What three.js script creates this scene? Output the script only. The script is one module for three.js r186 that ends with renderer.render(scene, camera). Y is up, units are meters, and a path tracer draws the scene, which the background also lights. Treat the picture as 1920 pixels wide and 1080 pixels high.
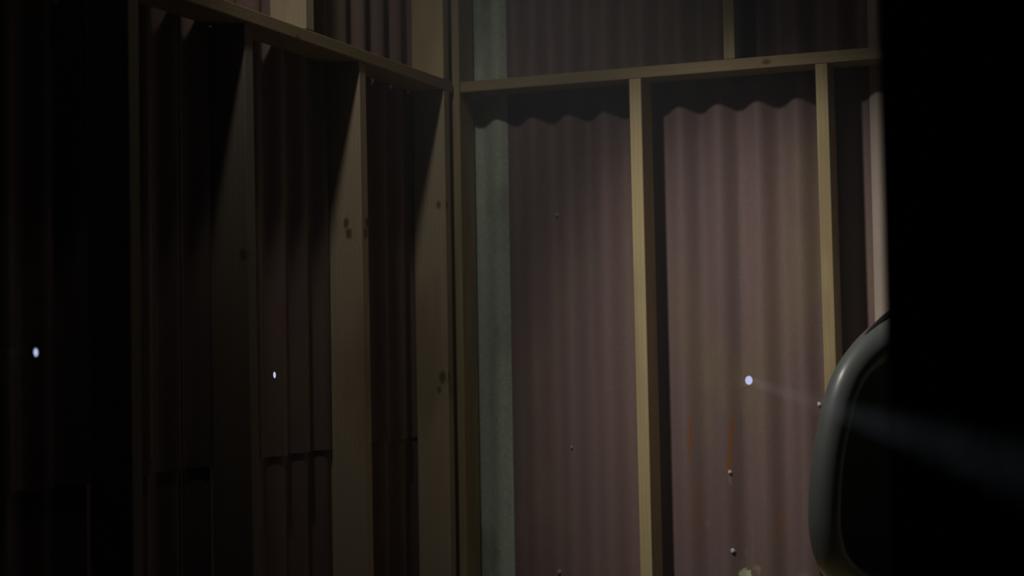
import * as THREE from 'three';
import { RoundedBoxGeometry } from 'three/addons/geometries/RoundedBoxGeometry.js';
import { mergeGeometries } from 'three/addons/utils/BufferGeometryUtils.js';

// ---------------------------------------------------------------- camera, light, exposure
// Axes follow the corner of the shed: x along the back wall, z along the left wall towards the camera, y up, metres.
const scene = new THREE.Scene();
const camera = new THREE.PerspectiveCamera(20.49, 16 / 9, 0.05, 60);
camera.position.set(1.859, 1.4, 4.21);
camera.lookAt(1.859 - 0.37217, 1.4 + 0.03539, 4.21 - 0.92749);
camera.rotateZ(-0.0167);
camera.focus = 3.95;
camera.userData.fStop = 2.0;
scene.add(camera);

const renderer = new THREE.WebGLRenderer({ antialias: true });
renderer.toneMapping = THREE.LinearToneMapping;
renderer.toneMappingExposure = 1.0;
renderer.shadowMap.enabled = true;

scene.background = new THREE.Color().setRGB(0.5, 0.55, 0.85);          // the dull daylight that shows through the nail holes
scene.fog = new THREE.FogExp2(new THREE.Color().setRGB(0.8, 0.9, 1.0), 0.036); // dusty air inside

const HOLE_A = new THREE.Vector3(0.82, 1.29, -0.124);
const BEAM = new THREE.Vector3(0.278, 0.0126, 1).normalize();
const sun = new THREE.DirectionalLight(new THREE.Color(0.9, 0.94, 1), 18);   // low sun straight at the back of the shed; only the nail holes let it in
sun.position.copy(HOLE_A).addScaledVector(BEAM, -8);
sun.target.position.copy(HOLE_A);
sun.castShadow = true; sun.shadow.radius = 0.12;
Object.assign(sun.shadow.camera, { left: -6, right: 6, top: 6, bottom: -6, near: 0.5, far: 20 });
sun.shadow.mapSize.set(4096, 4096);
scene.add(sun, sun.target);

const LAMP = new THREE.Vector3(0.235, 3.28, 1.58);
const LAMP_AIM = new THREE.Vector3(1.05, 1.0, 0), SPILL_AIM = new THREE.Vector3(0.1, 1.2, 0);
const BEAM_POWER = 11.8, SPILL_POWER = 1.42, GLOW_POWER = 0.24, LAMP_TINT = new THREE.Color(1, 0.95, 0.89);

// ---------------------------------------------------------------- helpers
function rng(seed) { let s = seed >>> 0; return () => { s = (s + 0x6d2b79f5) >>> 0; let t = s; t = Math.imul(t ^ (t >>> 15), t | 1); t ^= t + Math.imul(t ^ (t >>> 7), t | 61); return ((t ^ (t >>> 14)) >>> 0) / 4294967296; }; }
function hash(x, y, s) { let h = Math.imul(x | 0, 374761393) ^ Math.imul(y | 0, 668265263) ^ Math.imul(s | 0, 2246822519); h = Math.imul(h ^ (h >>> 13), 1274126177); return ((h ^ (h >>> 16)) >>> 0) / 4294967296; }
function noise(x, y, s) {
  const ix = Math.floor(x), iy = Math.floor(y), fx = x - ix, fy = y - iy, u = fx * fx * (3 - 2 * fx), v = fy * fy * (3 - 2 * fy);
  return (hash(ix, iy, s) * (1 - u) + hash(ix + 1, iy, s) * u) * (1 - v) + (hash(ix, iy + 1, s) * (1 - u) + hash(ix + 1, iy + 1, s) * u) * v;
}
const fbm = (x, y, s) => 0.55 * noise(x, y, s) + 0.28 * noise(x * 2.1, y * 2.1, s + 1) + 0.17 * noise(x * 4.3, y * 4.3, s + 2);
const clamp01 = (x) => Math.min(1, Math.max(0, x));
const smooth = (a, b, x) => { const t = clamp01((x - a) / (b - a)); return t * t * (3 - 2 * t); };
function texture(w, h, at, repeat) {   // at(u in 0..1, v in 0..1) -> sRGB [r, g, b] 0..255
  const d = new Uint8Array(w * h * 4);
  for (let y = 0; y < h; y++) for (let x = 0; x < w; x++) {
    const c = at((x + 0.5) / w, (y + 0.5) / h), i = (y * w + x) * 4;
    d[i] = Math.min(255, Math.max(0, c[0])); d[i + 1] = Math.min(255, Math.max(0, c[1])); d[i + 2] = Math.min(255, Math.max(0, c[2])); d[i + 3] = 255;
  }
  const t = new THREE.DataTexture(d, w, h, THREE.RGBAFormat);
  t.colorSpace = THREE.SRGBColorSpace; t.magFilter = THREE.LinearFilter; t.minFilter = THREE.LinearMipmapLinearFilter; t.generateMipmaps = true;
  t.wrapS = t.wrapT = repeat ? THREE.RepeatWrapping : THREE.ClampToEdgeWrapping;
  t.needsUpdate = true;
  return t;
}
const mixc = (a, b, t) => [a[0] + (b[0] - a[0]) * t, a[1] + (b[1] - a[1]) * t, a[2] + (b[2] - a[2]) * t];
const names = new Map();
function numbered(n) { const k = names.get(n) ?? 0; names.set(n, k + 1); return k ? `${n}_${String(k).padStart(3, '0')}` : n; }
function obj(name, geometry, material, parent = scene) {
  const m = new THREE.Mesh(geometry, material);
  m.name = parent === scene ? numbered(name) : name;
  m.castShadow = m.receiveShadow = true;
  parent.add(m);
  return m;
}
function group(name, position = [0, 0, 0], parent = scene) {
  const g = new THREE.Group(); g.name = parent === scene ? numbered(name) : name; g.position.set(...position); parent.add(g); return g;
}
function tag(o, label, category, set) { Object.assign(o.userData, { label, category }); if (set) o.userData.group = set; return o; }
function structure(o) { o.userData.kind = 'structure'; return o; }

// ---------------------------------------------------------------- materials
function woodTexture(seed, knots = [], light = [206, 187, 138], dark = [176, 153, 107]) {   // 0.24 m across, 2.7 m along
  const W = 0.24, L = 2.7;
  return texture(160, 1024, (u, v) => {
    const x = u * W, y = v * L;
    let bend = 0.012 * fbm(x * 9, y * 1.4, seed);
    let k = 0;
    for (const [kx, ky, r] of knots) {
      const dx = x - kx, dy = (y - ky) * 0.62, d = Math.hypot(dx, dy);
      k = Math.max(k, 1 - smooth(r * 0.55, r * 1.25, d + 0.004 * noise(x * 150, y * 90, seed + 7)));
      bend += 0.02 * Math.exp(-(d * d) / (r * r * 5)) * Math.sign(dx || 1);
    }
    const rings = 0.5 + 0.5 * Math.sin((x + bend) * 520 + 5 * fbm(x * 14, y * 0.9, seed + 3));
    const fibre = noise(x * 900, y * 14, seed + 5), patch = fbm(x * 10, y * 2.2, seed + 9);
    let c = mixc(light, dark, rings * 0.25 + fibre * 0.2);
    c = mixc(c, [146, 126, 92], smooth(0.45, 0.8, patch) * 0.5);
    return mixc(c, [96, 76, 52], k * 0.75);
  });
}
const sharedWood = [woodTexture(11), woodTexture(37, [[0.09, 1.1, 0.012]]), woodTexture(71, [[0.15, 0.7, 0.01]])];
const woodMaterial = (map) => new THREE.MeshStandardMaterial({ map, roughness: 0.8 });
const wood = sharedWood.map(woodMaterial);

const PITCH = 0.111, AMP = 0.0135;
// painted sheets: colour by position on the sheet in metres
const brownAt = (x, y, s) => {
  const streak = fbm(x * 24, y * 0.8, s), patch = fbm(x * 5, y * 3.2, s + 20), grit = noise(x * 330, y * 330, s + 40);
  let c = mixc([148, 122, 115], [124, 104, 102], streak);
  c = mixc(c, [142, 126, 100], smooth(0.5, 0.78, patch) * 0.55);
  return c.map((q) => q * (0.95 + 0.1 * grit));
};
const paleAt = (x, y, s) => {
  const streak = fbm(x * 30, y * 1.5, s), patch = fbm(x * 9, y * 5, s + 20), grit = noise(x * 260, y * 260, s + 40);
  let c = mixc([212, 224, 202], [186, 200, 180], streak);
  c = mixc(c, [158, 164, 136], smooth(0.48, 0.75, patch) * 0.6);
  return c.map((q) => q * (0.92 + 0.14 * grit));
};
const sheetMaterial = (map, roughness = 0.5) => new THREE.MeshPhysicalMaterial({ map, roughness, metalness: 0, specularIntensity: 0.7, side: THREE.DoubleSide });
const brownSheet = sheetMaterial(texture(512, 1024, (u, v) => brownAt(u * 1.2, v * 2.6, 5), true));
const paleSheet = sheetMaterial(texture(256, 1024, (u, v) => paleAt(u * 0.5, v * 2.6, 8), true), 0.42);
const pinkSheet = sheetMaterial(texture(256, 1024, (u, v) => mixc(paleAt(u * 0.5, v * 2.6, 15), [205, 178, 166], 0.75), true), 0.45);

const darkBoard = new THREE.MeshStandardMaterial({ map: texture(128, 512, (u, v) => { const n = fbm(u * 12, v * 4, 3) * 26; return [84 + n, 80 + n, 78 + n]; }, true), roughness: 0.95 });
const darkGround = new THREE.MeshStandardMaterial({ map: texture(512, 512, (u, v) => { const n = fbm(u * 24, v * 24, 9) * 26; return [58 + n, 54 + n, 49 + n]; }, true), roughness: 0.95 });
const roofBoard = new THREE.MeshStandardMaterial({ map: texture(256, 512, (u, v) => { const n = fbm(u * 40, v * 3, 19) * 24; return [66 + n, 60 + n, 54 + n]; }, true), roughness: 0.9 });
const glintScrew = new THREE.MeshStandardMaterial({ color: 0xe6e0e2, roughness: 0.4, metalness: 0 });  // pale non-metallic colour puts the glint into the screws themselves
const redScrew = new THREE.MeshStandardMaterial({ color: 0xb48c94, roughness: 0.4, metalness: 0 });
const blackIron = new THREE.MeshStandardMaterial({ color: 0x1d1c1c, roughness: 0.6, metalness: 0.3 });

// ---------------------------------------------------------------- geometry of sheets and timbers
// A corrugated sheet with real thickness over s0..s1 along the wall and y0..y1, its crests at CREST + k * PITCH; holes: [s, y, half width, half height].
// out(s, y, d) places a point; d is the distance from the sheet's middle plane into the room.
function sheetGeometry(s0, s1, y0, y1, crest, holes, out, uv, lift = 0) {
  const T = 0.0012, fine = PITCH / 14;
  const depth = (s) => lift + AMP * Math.cos(((s - crest) / PITCH) * 2 * Math.PI);
  const rects = holes.map(([s, y, r, h]) => [s - 1.7 * r, s + 1.7 * r, y - 1.7 * h, y + 1.7 * h]);
  const lines = (a, b, step, lo, hi, clear) => {
    let l = [a]; for (let k = Math.ceil(a / step + 0.2); k * step < b - step * 0.2; k++) l.push(k * step); l.push(b);
    for (const r of rects) l = l.filter((q) => (clear ? q <= r[lo] || q >= r[hi] : Math.abs(q - r[lo]) > step * 0.1 && Math.abs(q - r[hi]) > step * 0.1)).concat([r[lo], r[hi]]);
    return [...new Set(l)].sort((p, q) => p - q);
  };
  const S = lines(s0, s1, fine, 0, 1, false), Y = lines(y0, y1, 0.3, 2, 3, true);
  const pos = [], tex = [], index = [];
  const vertex = (s, y, d) => { pos.push(...out(s, y, d)); tex.push(...uv(s, y)); return pos.length / 3 - 1; };
  const front = [], back = [];
  for (const s of S) for (const y of Y) { front.push(vertex(s, y, depth(s))); back.push(vertex(s, y, depth(s) - T)); }
  const at = (list, i, j) => list[i * Y.length + j];
  const quad = (a, b, c, d) => index.push(a, b, c, a, c, d);
  for (let i = 0; i + 1 < S.length; i++) for (let j = 0; j + 1 < Y.length; j++) {
    const mid = (S[i] + S[i + 1]) / 2;
    if (rects.some((r) => mid > r[0] && mid < r[1] && Math.abs(Y[j] - r[2]) < 1e-9)) continue;
    const f = [at(front, i, j), at(front, i + 1, j), at(front, i + 1, j + 1), at(front, i, j + 1)];
    const b = [at(back, i, j), at(back, i + 1, j), at(back, i + 1, j + 1), at(back, i, j + 1)];
    quad(...f); quad(b[3], b[2], b[1], b[0]);
  }
  rects.forEach((r, h) => {   // the sheet round each hole, and the hole's edge
    const [hs, hy, wide, tall] = holes[h], N = 24, j = Y.findIndex((y) => Math.abs(y - r[2]) < 1e-9);
    const cols = S.map((q, i) => i).filter((i) => S[i] > r[0] - 1e-9 && S[i] < r[1] + 1e-9);
    const edge = [...cols.map((i) => [i, j]), ...cols.slice().reverse().map((i) => [i, j + 1])];
    const contour = edge.map(([i, k]) => new THREE.Vector2(S[i], Y[k])), ring = [];
    for (let k = 0; k < N; k++) {
      const a = -(k / N) * 2 * Math.PI, q = 0.95 + 0.04 * Math.cos(2 * a + hs * 50) + 0.02 * Math.cos(5 * a);
      ring.push(new THREE.Vector2(hs + q * wide * Math.cos(a), hy + q * tall * Math.sin(a)));
    }
    const ringF = ring.map((q) => vertex(q.x, q.y, depth(q.x))), ringB = ring.map((q) => vertex(q.x, q.y, depth(q.x) - T));
    const F = [...edge.map(([i, k]) => at(front, i, k)), ...ringF], B = [...edge.map(([i, k]) => at(back, i, k)), ...ringB];
    for (const [a, b, c] of THREE.ShapeUtils.triangulateShape(contour, [ring])) { index.push(F[a], F[b], F[c]); index.push(B[c], B[b], B[a]); }
    for (let k = 0; k < N; k++) quad(ringF[k], ringF[(k + 1) % N], ringB[(k + 1) % N], ringB[k]);
  });
  for (let i = 0; i + 1 < S.length; i++) for (const j of [0, Y.length - 1]) quad(at(front, i, j), at(front, i + 1, j), at(back, i + 1, j), at(back, i, j));
  for (let j = 0; j + 1 < Y.length; j++) for (const i of [0, S.length - 1]) quad(at(front, i, j), at(front, i, j + 1), at(back, i, j + 1), at(back, i, j));
  const g = new THREE.BufferGeometry();
  g.setAttribute('position', new THREE.Float32BufferAttribute(pos, 3));
  g.setAttribute('uv', new THREE.Float32BufferAttribute(tex, 2));
  g.setIndex(index);
  g.computeVertexNormals();
  return g;
}
const SHEET = -0.115;   // the sheets' middle plane behind the front of the studs
const onBack = (s, y, d) => [s, y, SHEET + d], onLeft = (s, y, d) => [SHEET + d, y, s];
const BACK_CREST = 0.088, LEFT_CREST = 0.604;
const metres = (s, y) => [s / 0.5, y / 2.6];
const metresWide = (s, y) => [s / 1.2, y / 2.6];

function timber(a, b, along, offset = 0) {   // a box from corner a to corner b with eased edges, grain running along an axis
  const size = [0, 1, 2].map((k) => b[k] - a[k]), mid = [0, 1, 2].map((k) => (a[k] + b[k]) / 2);
  const g = new RoundedBoxGeometry(...size, 2, 0.003), p = g.attributes.position, n = g.attributes.normal, uv = g.attributes.uv;
  for (let i = 0; i < p.count; i++) {
    const P = [p.getX(i), p.getY(i), p.getZ(i)], N = [Math.abs(n.getX(i)), Math.abs(n.getY(i)), Math.abs(n.getZ(i))];
    const cross = [0, 1, 2].filter((k) => k !== along), across = N[cross[0]] > N[cross[1]] ? cross[1] : cross[0];
    uv.setXY(i, 0.5 + (P[across] + (across === cross[0] ? 0 : 0.015)) / 0.24, clamp01((P[along] + size[along] / 2 + offset) / 2.7));
  }
  return { g, mid };
}
function plank(name, a, b, along, material, label, category, set, tilt = 0) {
  const { g, mid } = timber(a, b, along);
  const foot = [...mid]; if (along === 1) { foot[1] = a[1]; g.translate(0, mid[1] - a[1], 0); }
  const o = obj(name, g, material);
  o.position.set(...foot); o.rotation.z = tilt;
  return tag(o, label, category, set);
}

// ---------------------------------------------------------------- the setting: floor, ceiling, walls
const X1 = 3.6, Z1 = 5.2, TOP = 3.7;
function slab(name, a, b, material, parent) {
  const g = new THREE.BoxGeometry(b[0] - a[0], b[1] - a[1], b[2] - a[2]);
  const o = obj(name, g, material, parent); o.position.set((a[0] + b[0]) / 2, (a[1] + b[1]) / 2, (a[2] + b[2]) / 2);
  return o;
}
structure(slab('floor', [-0.6, -0.2, -0.6], [X1 + 0.3, 0, Z1 + 0.3], darkGround));
structure(slab('ceiling', [-0.6, TOP, -0.6], [X1 + 0.3, TOP + 0.15, Z1 + 0.3], roofBoard));
structure(slab('wall_right', [X1, 0, -0.3], [X1 + 0.12, TOP, Z1 + 0.12], darkBoard));
structure(slab('wall_front', [-0.4, 0, Z1], [X1, TOP, Z1 + 0.12], darkBoard));

function screw(parent, place, turn, material, size = 1) {
  const head = new THREE.CylinderGeometry(0.0042, 0.0046, 0.004, 6), washer = new THREE.LatheGeometry([[0, 0.0018], [0.0045, 0.0017], [0.0066, 0.0006], [0.0068, -0.0006], [0, -0.001]].map((q) => new THREE.Vector2(...q)), 14);
  head.translate(0, 0.003, 0); head.deleteAttribute('uv'); washer.deleteAttribute('uv');
  const g = mergeGeometries([head.toNonIndexed(), washer.toNonIndexed()]);
  const o = obj('screw', g, material, parent);
  o.position.set(...place); o.rotation.set(...turn); o.scale.setScalar(size);
  return o;
}

// back wall: a pale strip at the corner, a wide red-brown sheet, a paler sheet beyond the last stud
const wallBack = structure(group('wall_back'));
const H0 = -0.1, H1 = 3.78;
const BROWN = [0.098, 1.195];
const brownBackMap = texture(1024, 2048, (u, v) => {
  const x = BROWN[0] + u * (BROWN[1] - BROWN[0]), y = H0 + v * (H1 - H0);
  let c = brownAt(x, y, 5);
  // rust runs
  for (const [rx, ry, w, l, a] of [[0.656, 1.145, 0.006, 0.05, 0.9], [0.652, 1.1, 0.004, 0.04, 0.45], [0.773, 1.15, 0.006, 0.045, 0.95], [0.768, 1.105, 0.0045, 0.04, 0.55], [0.764, 1.066, 0.0075, 0.028, 0.9], [0.766, 0.94, 0.005, 0.09, 0.25], [0.67, 0.93, 0.016, 0.1, 0.3], [0.9, 0.9, 0.02, 0.04, 0.28]]) {
    const dx = (x - rx - 0.08 * (y - ry) * 0.9) / w, dy = (y - ry) / l, q = dx * dx + dy * dy;
    if (q < 3) c = mixc(c, [168, 98, 42], a * Math.exp(-q * 1.3) * (0.65 + 0.5 * noise(x * 400, y * 160, 77)));
  }
  // chipped patches where the bare metal and primer show
  for (const [px, py, w, h, tone, a] of [[0.798, 0.752, 0.0165, 0.022, [226, 230, 190], 1], [0.834, 0.776, 0.013, 0.009, [168, 154, 144], 0.75], [0.838, 0.767, 0.006, 0.012, [168, 154, 144], 0.7], [0.80, 0.818, 0.004, 0.008, [150, 140, 110], 0.6], [0.766, 1.02, 0.004, 0.018, [176, 160, 140], 0.55], [0.693, 0.893, 0.007, 0.008, [158, 134, 126], 0.5], [0.79, 0.785, 0.006, 0.005, [140, 134, 120], 0.7], [0.964, 0.762, 0.017, 0.008, [150, 142, 136], 0.6]]) {
    const d = Math.hypot((x - px) / w, (y - py) / h) + 0.5 * (noise(x * 260, y * 260, 91) - 0.5);
    c = mixc(c, tone, a * (1 - smooth(0.82, 1.05, d)));
  }
  return c;
});
const brownBack = sheetMaterial(brownBackMap);
const brownUv = (s, y) => [(s - BROWN[0]) / (BROWN[1] - BROWN[0]), (y - H0) / (H1 - H0)];
obj('corrugated_sheet', sheetGeometry(-0.2, 0.118, H0, H1, BACK_CREST, [], onBack, metres, 0.0016), paleSheet, wallBack).userData.label = 'pale greenish corrugated strip beside the corner post';
const brownPanel = obj('corrugated_sheet', sheetGeometry(...BROWN, H0, H1, BACK_CREST, [[HOLE_A.x, HOLE_A.y, 0.0125, 0.0125]], onBack, brownUv), brownBack, wallBack);
brownPanel.userData.label = 'red-brown corrugated sheet with rust runs and a round lit hole';
obj('corrugated_sheet', sheetGeometry(1.17, X1 + 0.1, H0, H1, BACK_CREST, [], onBack, metres, 0.0016), pinkSheet, wallBack).userData.label = 'pale pinkish corrugated sheet beyond the last stud';
const depthBack = (s) => SHEET + AMP * Math.cos(((s - BACK_CREST) / PITCH) * 2 * Math.PI) + 0.001;
for (const [s, y, m, k] of [[0.264, 1.773, redScrew, 1], [0.305, 1.102, redScrew, 0.7], [0.251, 0.741, redScrew, 1], [0.766, 1.038, glintScrew, 0.8], [0.769, 0.822, glintScrew, 1], [1.013, 1.224, glintScrew, 0.9]])  // the last pale screw is added to stand in for a glint
  screw(brownPanel, [s, y, depthBack(s)], [Math.PI / 2, 0, 0], m, k);

// left wall: two rows of red-brown sheets, the upper row lapping over the lower
const wallLeft = structure(group('wall_left'));
const LAP = 1.14, leftHoles = [[1.7395, 1.4, 0.0036, 0.0085], [0.8545, 1.336, 0.0032, 0.0085], [1.383, 1.1675, 0.0018, 0.003]];
for (const [a, b, lift] of [[-0.2, 1.27, 0.002], [1.22, 2.6, 0], [2.55, 4.0, 0.002], [3.95, Z1 + 0.1, 0]]) {
  obj('corrugated_sheet', sheetGeometry(a, b, LAP, H1, LEFT_CREST, leftHoles.filter((h) => h[0] > a + 0.03 && h[0] < b - 0.03), onLeft, metresWide, 0.006 + lift), brownSheet, wallLeft);
  obj('corrugated_sheet', sheetGeometry(a, b, H0, LAP + 0.14, LEFT_CREST, leftHoles.filter((h) => h[1] < LAP + 0.13 && h[0] > a + 0.03 && h[0] < b - 0.03), onLeft, metresWide, lift - 0.002), brownSheet, wallLeft);
}

// ---------------------------------------------------------------- timber frame
const RAIL0 = 2.131, RAIL1 = 2.163, BACK = -0.1;
const dimmedRailWood = woodMaterial(woodTexture(53, [[0.12, 0.9, 0.009]], [182, 160, 120], [150, 130, 96]));  // wood darkened in place of weaker lamp light on the rails
const paleWood = woodMaterial(woodTexture(59, [], [204, 190, 158], [184, 168, 134]));
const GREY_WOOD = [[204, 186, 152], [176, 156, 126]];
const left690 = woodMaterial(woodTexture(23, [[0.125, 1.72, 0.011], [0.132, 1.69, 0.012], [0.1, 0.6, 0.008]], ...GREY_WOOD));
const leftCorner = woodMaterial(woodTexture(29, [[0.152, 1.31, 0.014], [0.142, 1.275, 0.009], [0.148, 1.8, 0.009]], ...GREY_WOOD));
const left488 = woodMaterial(woodTexture(31, [[0.156, 1.61, 0.012]], [158, 144, 128], [134, 122, 106]));  // darkened wood stands in for the lamp fading along the left wall
plank('corner_post', [-0.019, 0, BACK], [0.016, TOP, 0], 1, wood[0], 'tall timber post standing in the corner where the two walls meet', 'post');
const LOWER_SET = 'lower studs of the left wall', BACK_SET = 'studs of the back wall';
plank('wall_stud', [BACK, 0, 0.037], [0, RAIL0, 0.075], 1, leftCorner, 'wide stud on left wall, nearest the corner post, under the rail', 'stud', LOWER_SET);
plank('wall_stud', [BACK, 0, 0.549], [0, RAIL0, 0.586], 1, left690, 'bright wide-faced stud under the left rail, second from corner post, knot near its top', 'stud', LOWER_SET, 0.003);
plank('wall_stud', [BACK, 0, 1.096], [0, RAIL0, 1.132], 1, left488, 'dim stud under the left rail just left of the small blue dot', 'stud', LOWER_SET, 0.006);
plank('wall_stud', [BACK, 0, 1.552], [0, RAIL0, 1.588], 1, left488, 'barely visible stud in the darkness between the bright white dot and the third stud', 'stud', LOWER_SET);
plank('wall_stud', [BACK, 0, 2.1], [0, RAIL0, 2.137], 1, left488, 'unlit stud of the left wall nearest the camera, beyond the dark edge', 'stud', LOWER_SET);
plank('wall_stud', [BACK, RAIL1, 0.832], [0, TOP, 0.872], 1, paleWood, 'brightly lit pale stud standing on top of the left rail at the upper edge', 'stud', 'upper studs');
plank('wall_stud', [BACK, RAIL1, 0.037], [0, TOP, 0.075], 1, wood[1], 'dim brown stud standing on the left rail right beside the corner post', 'stud', 'upper studs');
plank('wall_stud', [0.538, 0, BACK], [0.573, RAIL0, 0], 1, wood[2], 'bright yellowish stud between the two brown corrugated bays of the back wall', 'stud', BACK_SET, 0.004);
plank('wall_stud', [1.06, 0, BACK], [1.093, RAIL0, 0], 1, wood[0], 'bright yellowish stud of the back wall whose foot is hidden by the dark hoop', 'stud', BACK_SET, 0.006);
plank('wall_stud', [0.8, RAIL1, BACK], [0.831, TOP, 0], 1, wood[1], 'short dim stud standing on top of the back wall rail', 'stud', 'upper studs');
plank('wall_rail', [0.017, RAIL0, BACK], [2.4, RAIL1, 0], 0, dimmedRailWood, 'narrow horizontal rail running across the back wall above the studs', 'rail');
plank('wall_rail', [BACK, RAIL0, 0.012], [0, RAIL1, 2.7], 2, dimmedRailWood, 'sloping-looking horizontal rail along the left wall above the dark bays', 'rail');

// ---------------------------------------------------------------- black boarded partition on the right, between the camera and the lit corner
const partition = structure(group('wall_partition', [1.554, 0, 2.2]));
const PW = X1 - 1.554;
slab('backing_panel', [0.004, 0, -0.03], [PW, TOP, 0], darkBoard, partition);
for (let k = 0; k * 0.1 < PW; k++) {
  const w = Math.min(0.097, PW - k * 0.1);
  const g = new RoundedBoxGeometry(w, TOP, 0.018, 1, 0.003);
  const b = obj('board', g, darkBoard, partition); b.position.set(k * 0.1 + w / 2, TOP / 2, 0.009);
}
const batten = obj('batten', new RoundedBoxGeometry(0.028, TOP, 0.02, 1, 0.003), roofBoard, partition);
batten.position.set(0.116, TOP / 2, 0.028);

// ---------------------------------------------------------------- hoop on a bench, half hidden by the partition
const hoop = tag(group('hoop', [1.387, 0.784, 0.457]), 'large dark grey curved hoop with a black hollow, cut off by the black boards', 'hoop');
{
  const facing = new THREE.Vector3(0.83, 0, 0.56).normalize();
  const path = (list) => new THREE.CatmullRomCurve3(list.map(([x, y, z]) => new THREE.Vector3(x, y + 0.247, z)), false, 'centripetal');
  const ringPoints = [[-0.064, 0.376, 0.095], [-0.115, 0.337, 0.17], [-0.148, 0.289, 0.219], [-0.164, 0.245, 0.243], [-0.177, 0.184, 0.263], [-0.19, 0.103, 0.281], [-0.196, 0.024, 0.291], [-0.196, -0.054, 0.291], [-0.184, -0.112, 0.273], [-0.151, -0.162, 0.223], [-0.095, -0.197, 0.141], [-0.027, -0.211, 0.041], [0.038, -0.188, -0.057], [0.092, -0.117, -0.137], [0.116, 0.005, -0.172], [0.117, 0.156, -0.173], [0.094, 0.283, -0.139], [0.048, 0.369, -0.071], [-0.01, 0.397, 0.014]];
  const ring = path(ringPoints); ring.closed = true;
  // a thick band swept round the outline, grooved along its length
  const N = 160, M = 40, pos = [], index = [], point = new THREE.Vector3(), tangent = new THREE.Vector3(), out = new THREE.Vector3();
  for (let i = 0; i < N; i++) {
    ring.getPoint(i / N, point); ring.getTangent(i / N, tangent); out.crossVectors(tangent, facing).normalize();
    const wide = 0.035 + 0.012 * Math.exp(-(((i / N + 0.5) % 1 - 0.5) ** 2) / 0.003);
    for (let j = 0; j < M; j++) {
      const f = (j / M) * 2 * Math.PI, dent = (c, w, d) => d * Math.exp(-((Math.atan2(Math.sin(f - c), Math.cos(f - c)) / w) ** 2));
      const r = wide * (1 - dent(0.55, 0.16, 0.13) - dent(1.15, 0.1, 0.07) - dent(-0.7, 0.12, 0.08));
      pos.push(...point.clone().addScaledVector(out, -r * Math.cos(f)).addScaledVector(facing, r * Math.sin(f)).toArray());
      const n = (i + 1) % N, k = (j + 1) % M;
      index.push(i * M + j, n * M + k, n * M + j, i * M + j, i * M + k, n * M + k);
    }
  }
  const band = new THREE.BufferGeometry();
  band.setAttribute('position', new THREE.Float32BufferAttribute(pos, 3)); band.setIndex(index); band.computeVertexNormals();
  const rubber = new THREE.MeshPhysicalMaterial({ color: 0x6e736f, roughness: 0.5, clearcoat: 0.7, clearcoatRoughness: 0.3, side: THREE.DoubleSide });
  const inner = new THREE.MeshStandardMaterial({ color: 0x4c4f4d, roughness: 0.9, side: THREE.DoubleSide }), tubeBlack = new THREE.MeshStandardMaterial({ color: 0x161616, roughness: 0.9 });
  obj('band', band, rubber, hoop);
  // the black hollow: a dished skin inside the band
  const middle = new THREE.Vector3(-0.04, 0.33, 0.058), dish = [], faces = [], rows = 10, cols = 96;
  for (let r = 0; r <= rows; r++) for (let i = 0; i < cols; i++) {
    const k = r / rows, p = ring.getPoint(i / cols).lerp(middle, k).addScaledVector(facing, -0.012 - 0.17 * (1 - (1 - k) ** 3));
    dish.push(...p.toArray());
    if (r < rows) { const a = r * cols + i, b = r * cols + (i + 1) % cols; faces.push(a, b, a + cols, b, b + cols, a + cols); }
  }
  const skin = new THREE.BufferGeometry();
  skin.setAttribute('position', new THREE.Float32BufferAttribute(dish, 3)); skin.setIndex(faces); skin.computeVertexNormals();
  obj('hollow_face', skin, inner, hoop).userData.label = 'black hollow inside the hoop';
  const tubePath = path([[-0.155, 0.31, 0.225], [-0.13, 0.352, 0.194], [-0.102, 0.392, 0.152], [-0.067, 0.43, 0.099], [-0.023, 0.45, 0.035], [0.03, 0.43, -0.04]]);  // thin black tube added along the upper edge of the band
  obj('black_tube', new THREE.TubeGeometry(tubePath, 48, 0.0085, 12), tubeBlack, hoop).userData.label = 'thin black tube added over the top of the hoop';
}
{
  const o = obj('block', new RoundedBoxGeometry(0.21, 0.075, 0.15, 3, 0.012).translate(0, 0.0375, 0), new THREE.MeshStandardMaterial({ color: 0x232120, roughness: 0.95 }));  // near-black block added to fill the dark spot by the hoop
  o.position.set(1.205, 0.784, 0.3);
  tag(o, 'black block added in the dark spot under the lower left curve of the grey hoop', 'block');
}
const bench = tag(group('workbench', [1.55, 0, 0.5]), 'wooden bench below the frame that carries the dark hoop', 'bench');
{
  const part = (name, a, b, along) => { const { g, mid } = timber(a, b, along); const o = obj(name, g, wood[2], bench); o.position.set(...mid); };
  part('bench_top', [-0.55, 0.746, -0.42], [0.75, 0.784, 0.44], 0);
  for (const x of [-0.5, 0.63]) for (const z of [-0.33, 0.24]) part('leg', [x, 0, z], [x + 0.07, 0.746, z + 0.07], 1);
}

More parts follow.
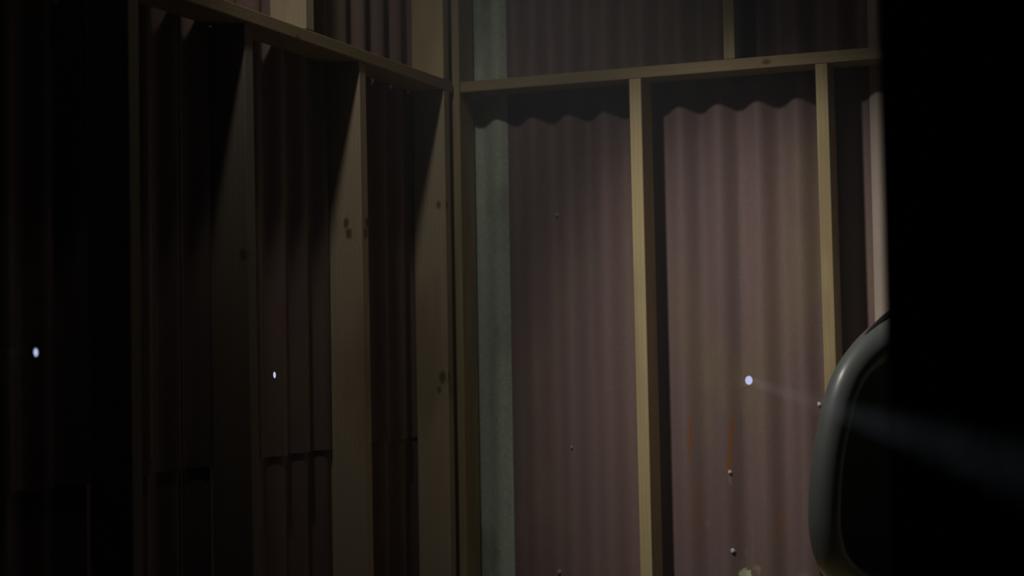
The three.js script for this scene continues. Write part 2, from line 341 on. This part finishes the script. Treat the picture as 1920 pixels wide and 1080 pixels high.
// ---------------------------------------------------------------- the hanging reflector lamp above the frame, near the left wall
{
  const lamp = tag(group('reflector_lamp', LAMP.toArray()), 'small reflector lamp hanging on a rod from the ceiling near the left wall', 'lamp');
  const aim = LAMP_AIM.clone().sub(LAMP).normalize(), q = new THREE.Quaternion().setFromUnitVectors(new THREE.Vector3(0, -1, 0), aim);
  const V = (r, h) => new THREE.Vector2(r, h);
  const shade = new THREE.LatheGeometry([V(0.022, 0.1), V(0.03, 0.085), V(0.07, 0.05), V(0.1, 0.0), V(0.104, -0.03), V(0.101, -0.03), V(0.097, 0.0), V(0.067, 0.047), V(0.028, 0.081)], 40).applyQuaternion(q);
  obj('shade', shade, blackIron, lamp);
  const bulb = obj('bulb', new THREE.SphereGeometry(0.03, 24, 16), new THREE.MeshStandardMaterial({ color: 0xffffff, emissive: LAMP_TINT, emissiveIntensity: 4 }), lamp);
  obj('socket', new THREE.CylinderGeometry(0.018, 0.022, 0.06, 16).translate(0, 0.055, 0).applyQuaternion(q), blackIron, lamp);
  obj('rod', new THREE.CylinderGeometry(0.006, 0.006, TOP - LAMP.y - 0.09, 10).translate(0, 0.09 + (TOP - LAMP.y - 0.09) / 2, 0), blackIron, lamp);
  obj('canopy', new THREE.CylinderGeometry(0.04, 0.045, 0.02, 20).translate(0, TOP - LAMP.y - 0.01, 0), blackIron, lamp);
  const beam = new THREE.SpotLight(LAMP_TINT, BEAM_POWER, 0, 0.385, 1, 2);
  beam.position.set(0, 0, 0); beam.target.position.copy(LAMP_AIM); beam.castShadow = true; beam.shadow.radius = 3;
  const spill = new THREE.SpotLight(LAMP_TINT, SPILL_POWER, 0, 0.545, 1, 2);
  spill.position.set(0, 0, 0); spill.target.position.copy(SPILL_AIM); spill.castShadow = true; spill.shadow.radius = 3;
  const glow = new THREE.PointLight(LAMP_TINT, GLOW_POWER, 0, 2);
  glow.castShadow = true; glow.shadow.radius = 1.4;
  lamp.add(beam, spill, glow); scene.add(beam.target, spill.target);
}

renderer.render(scene, camera);
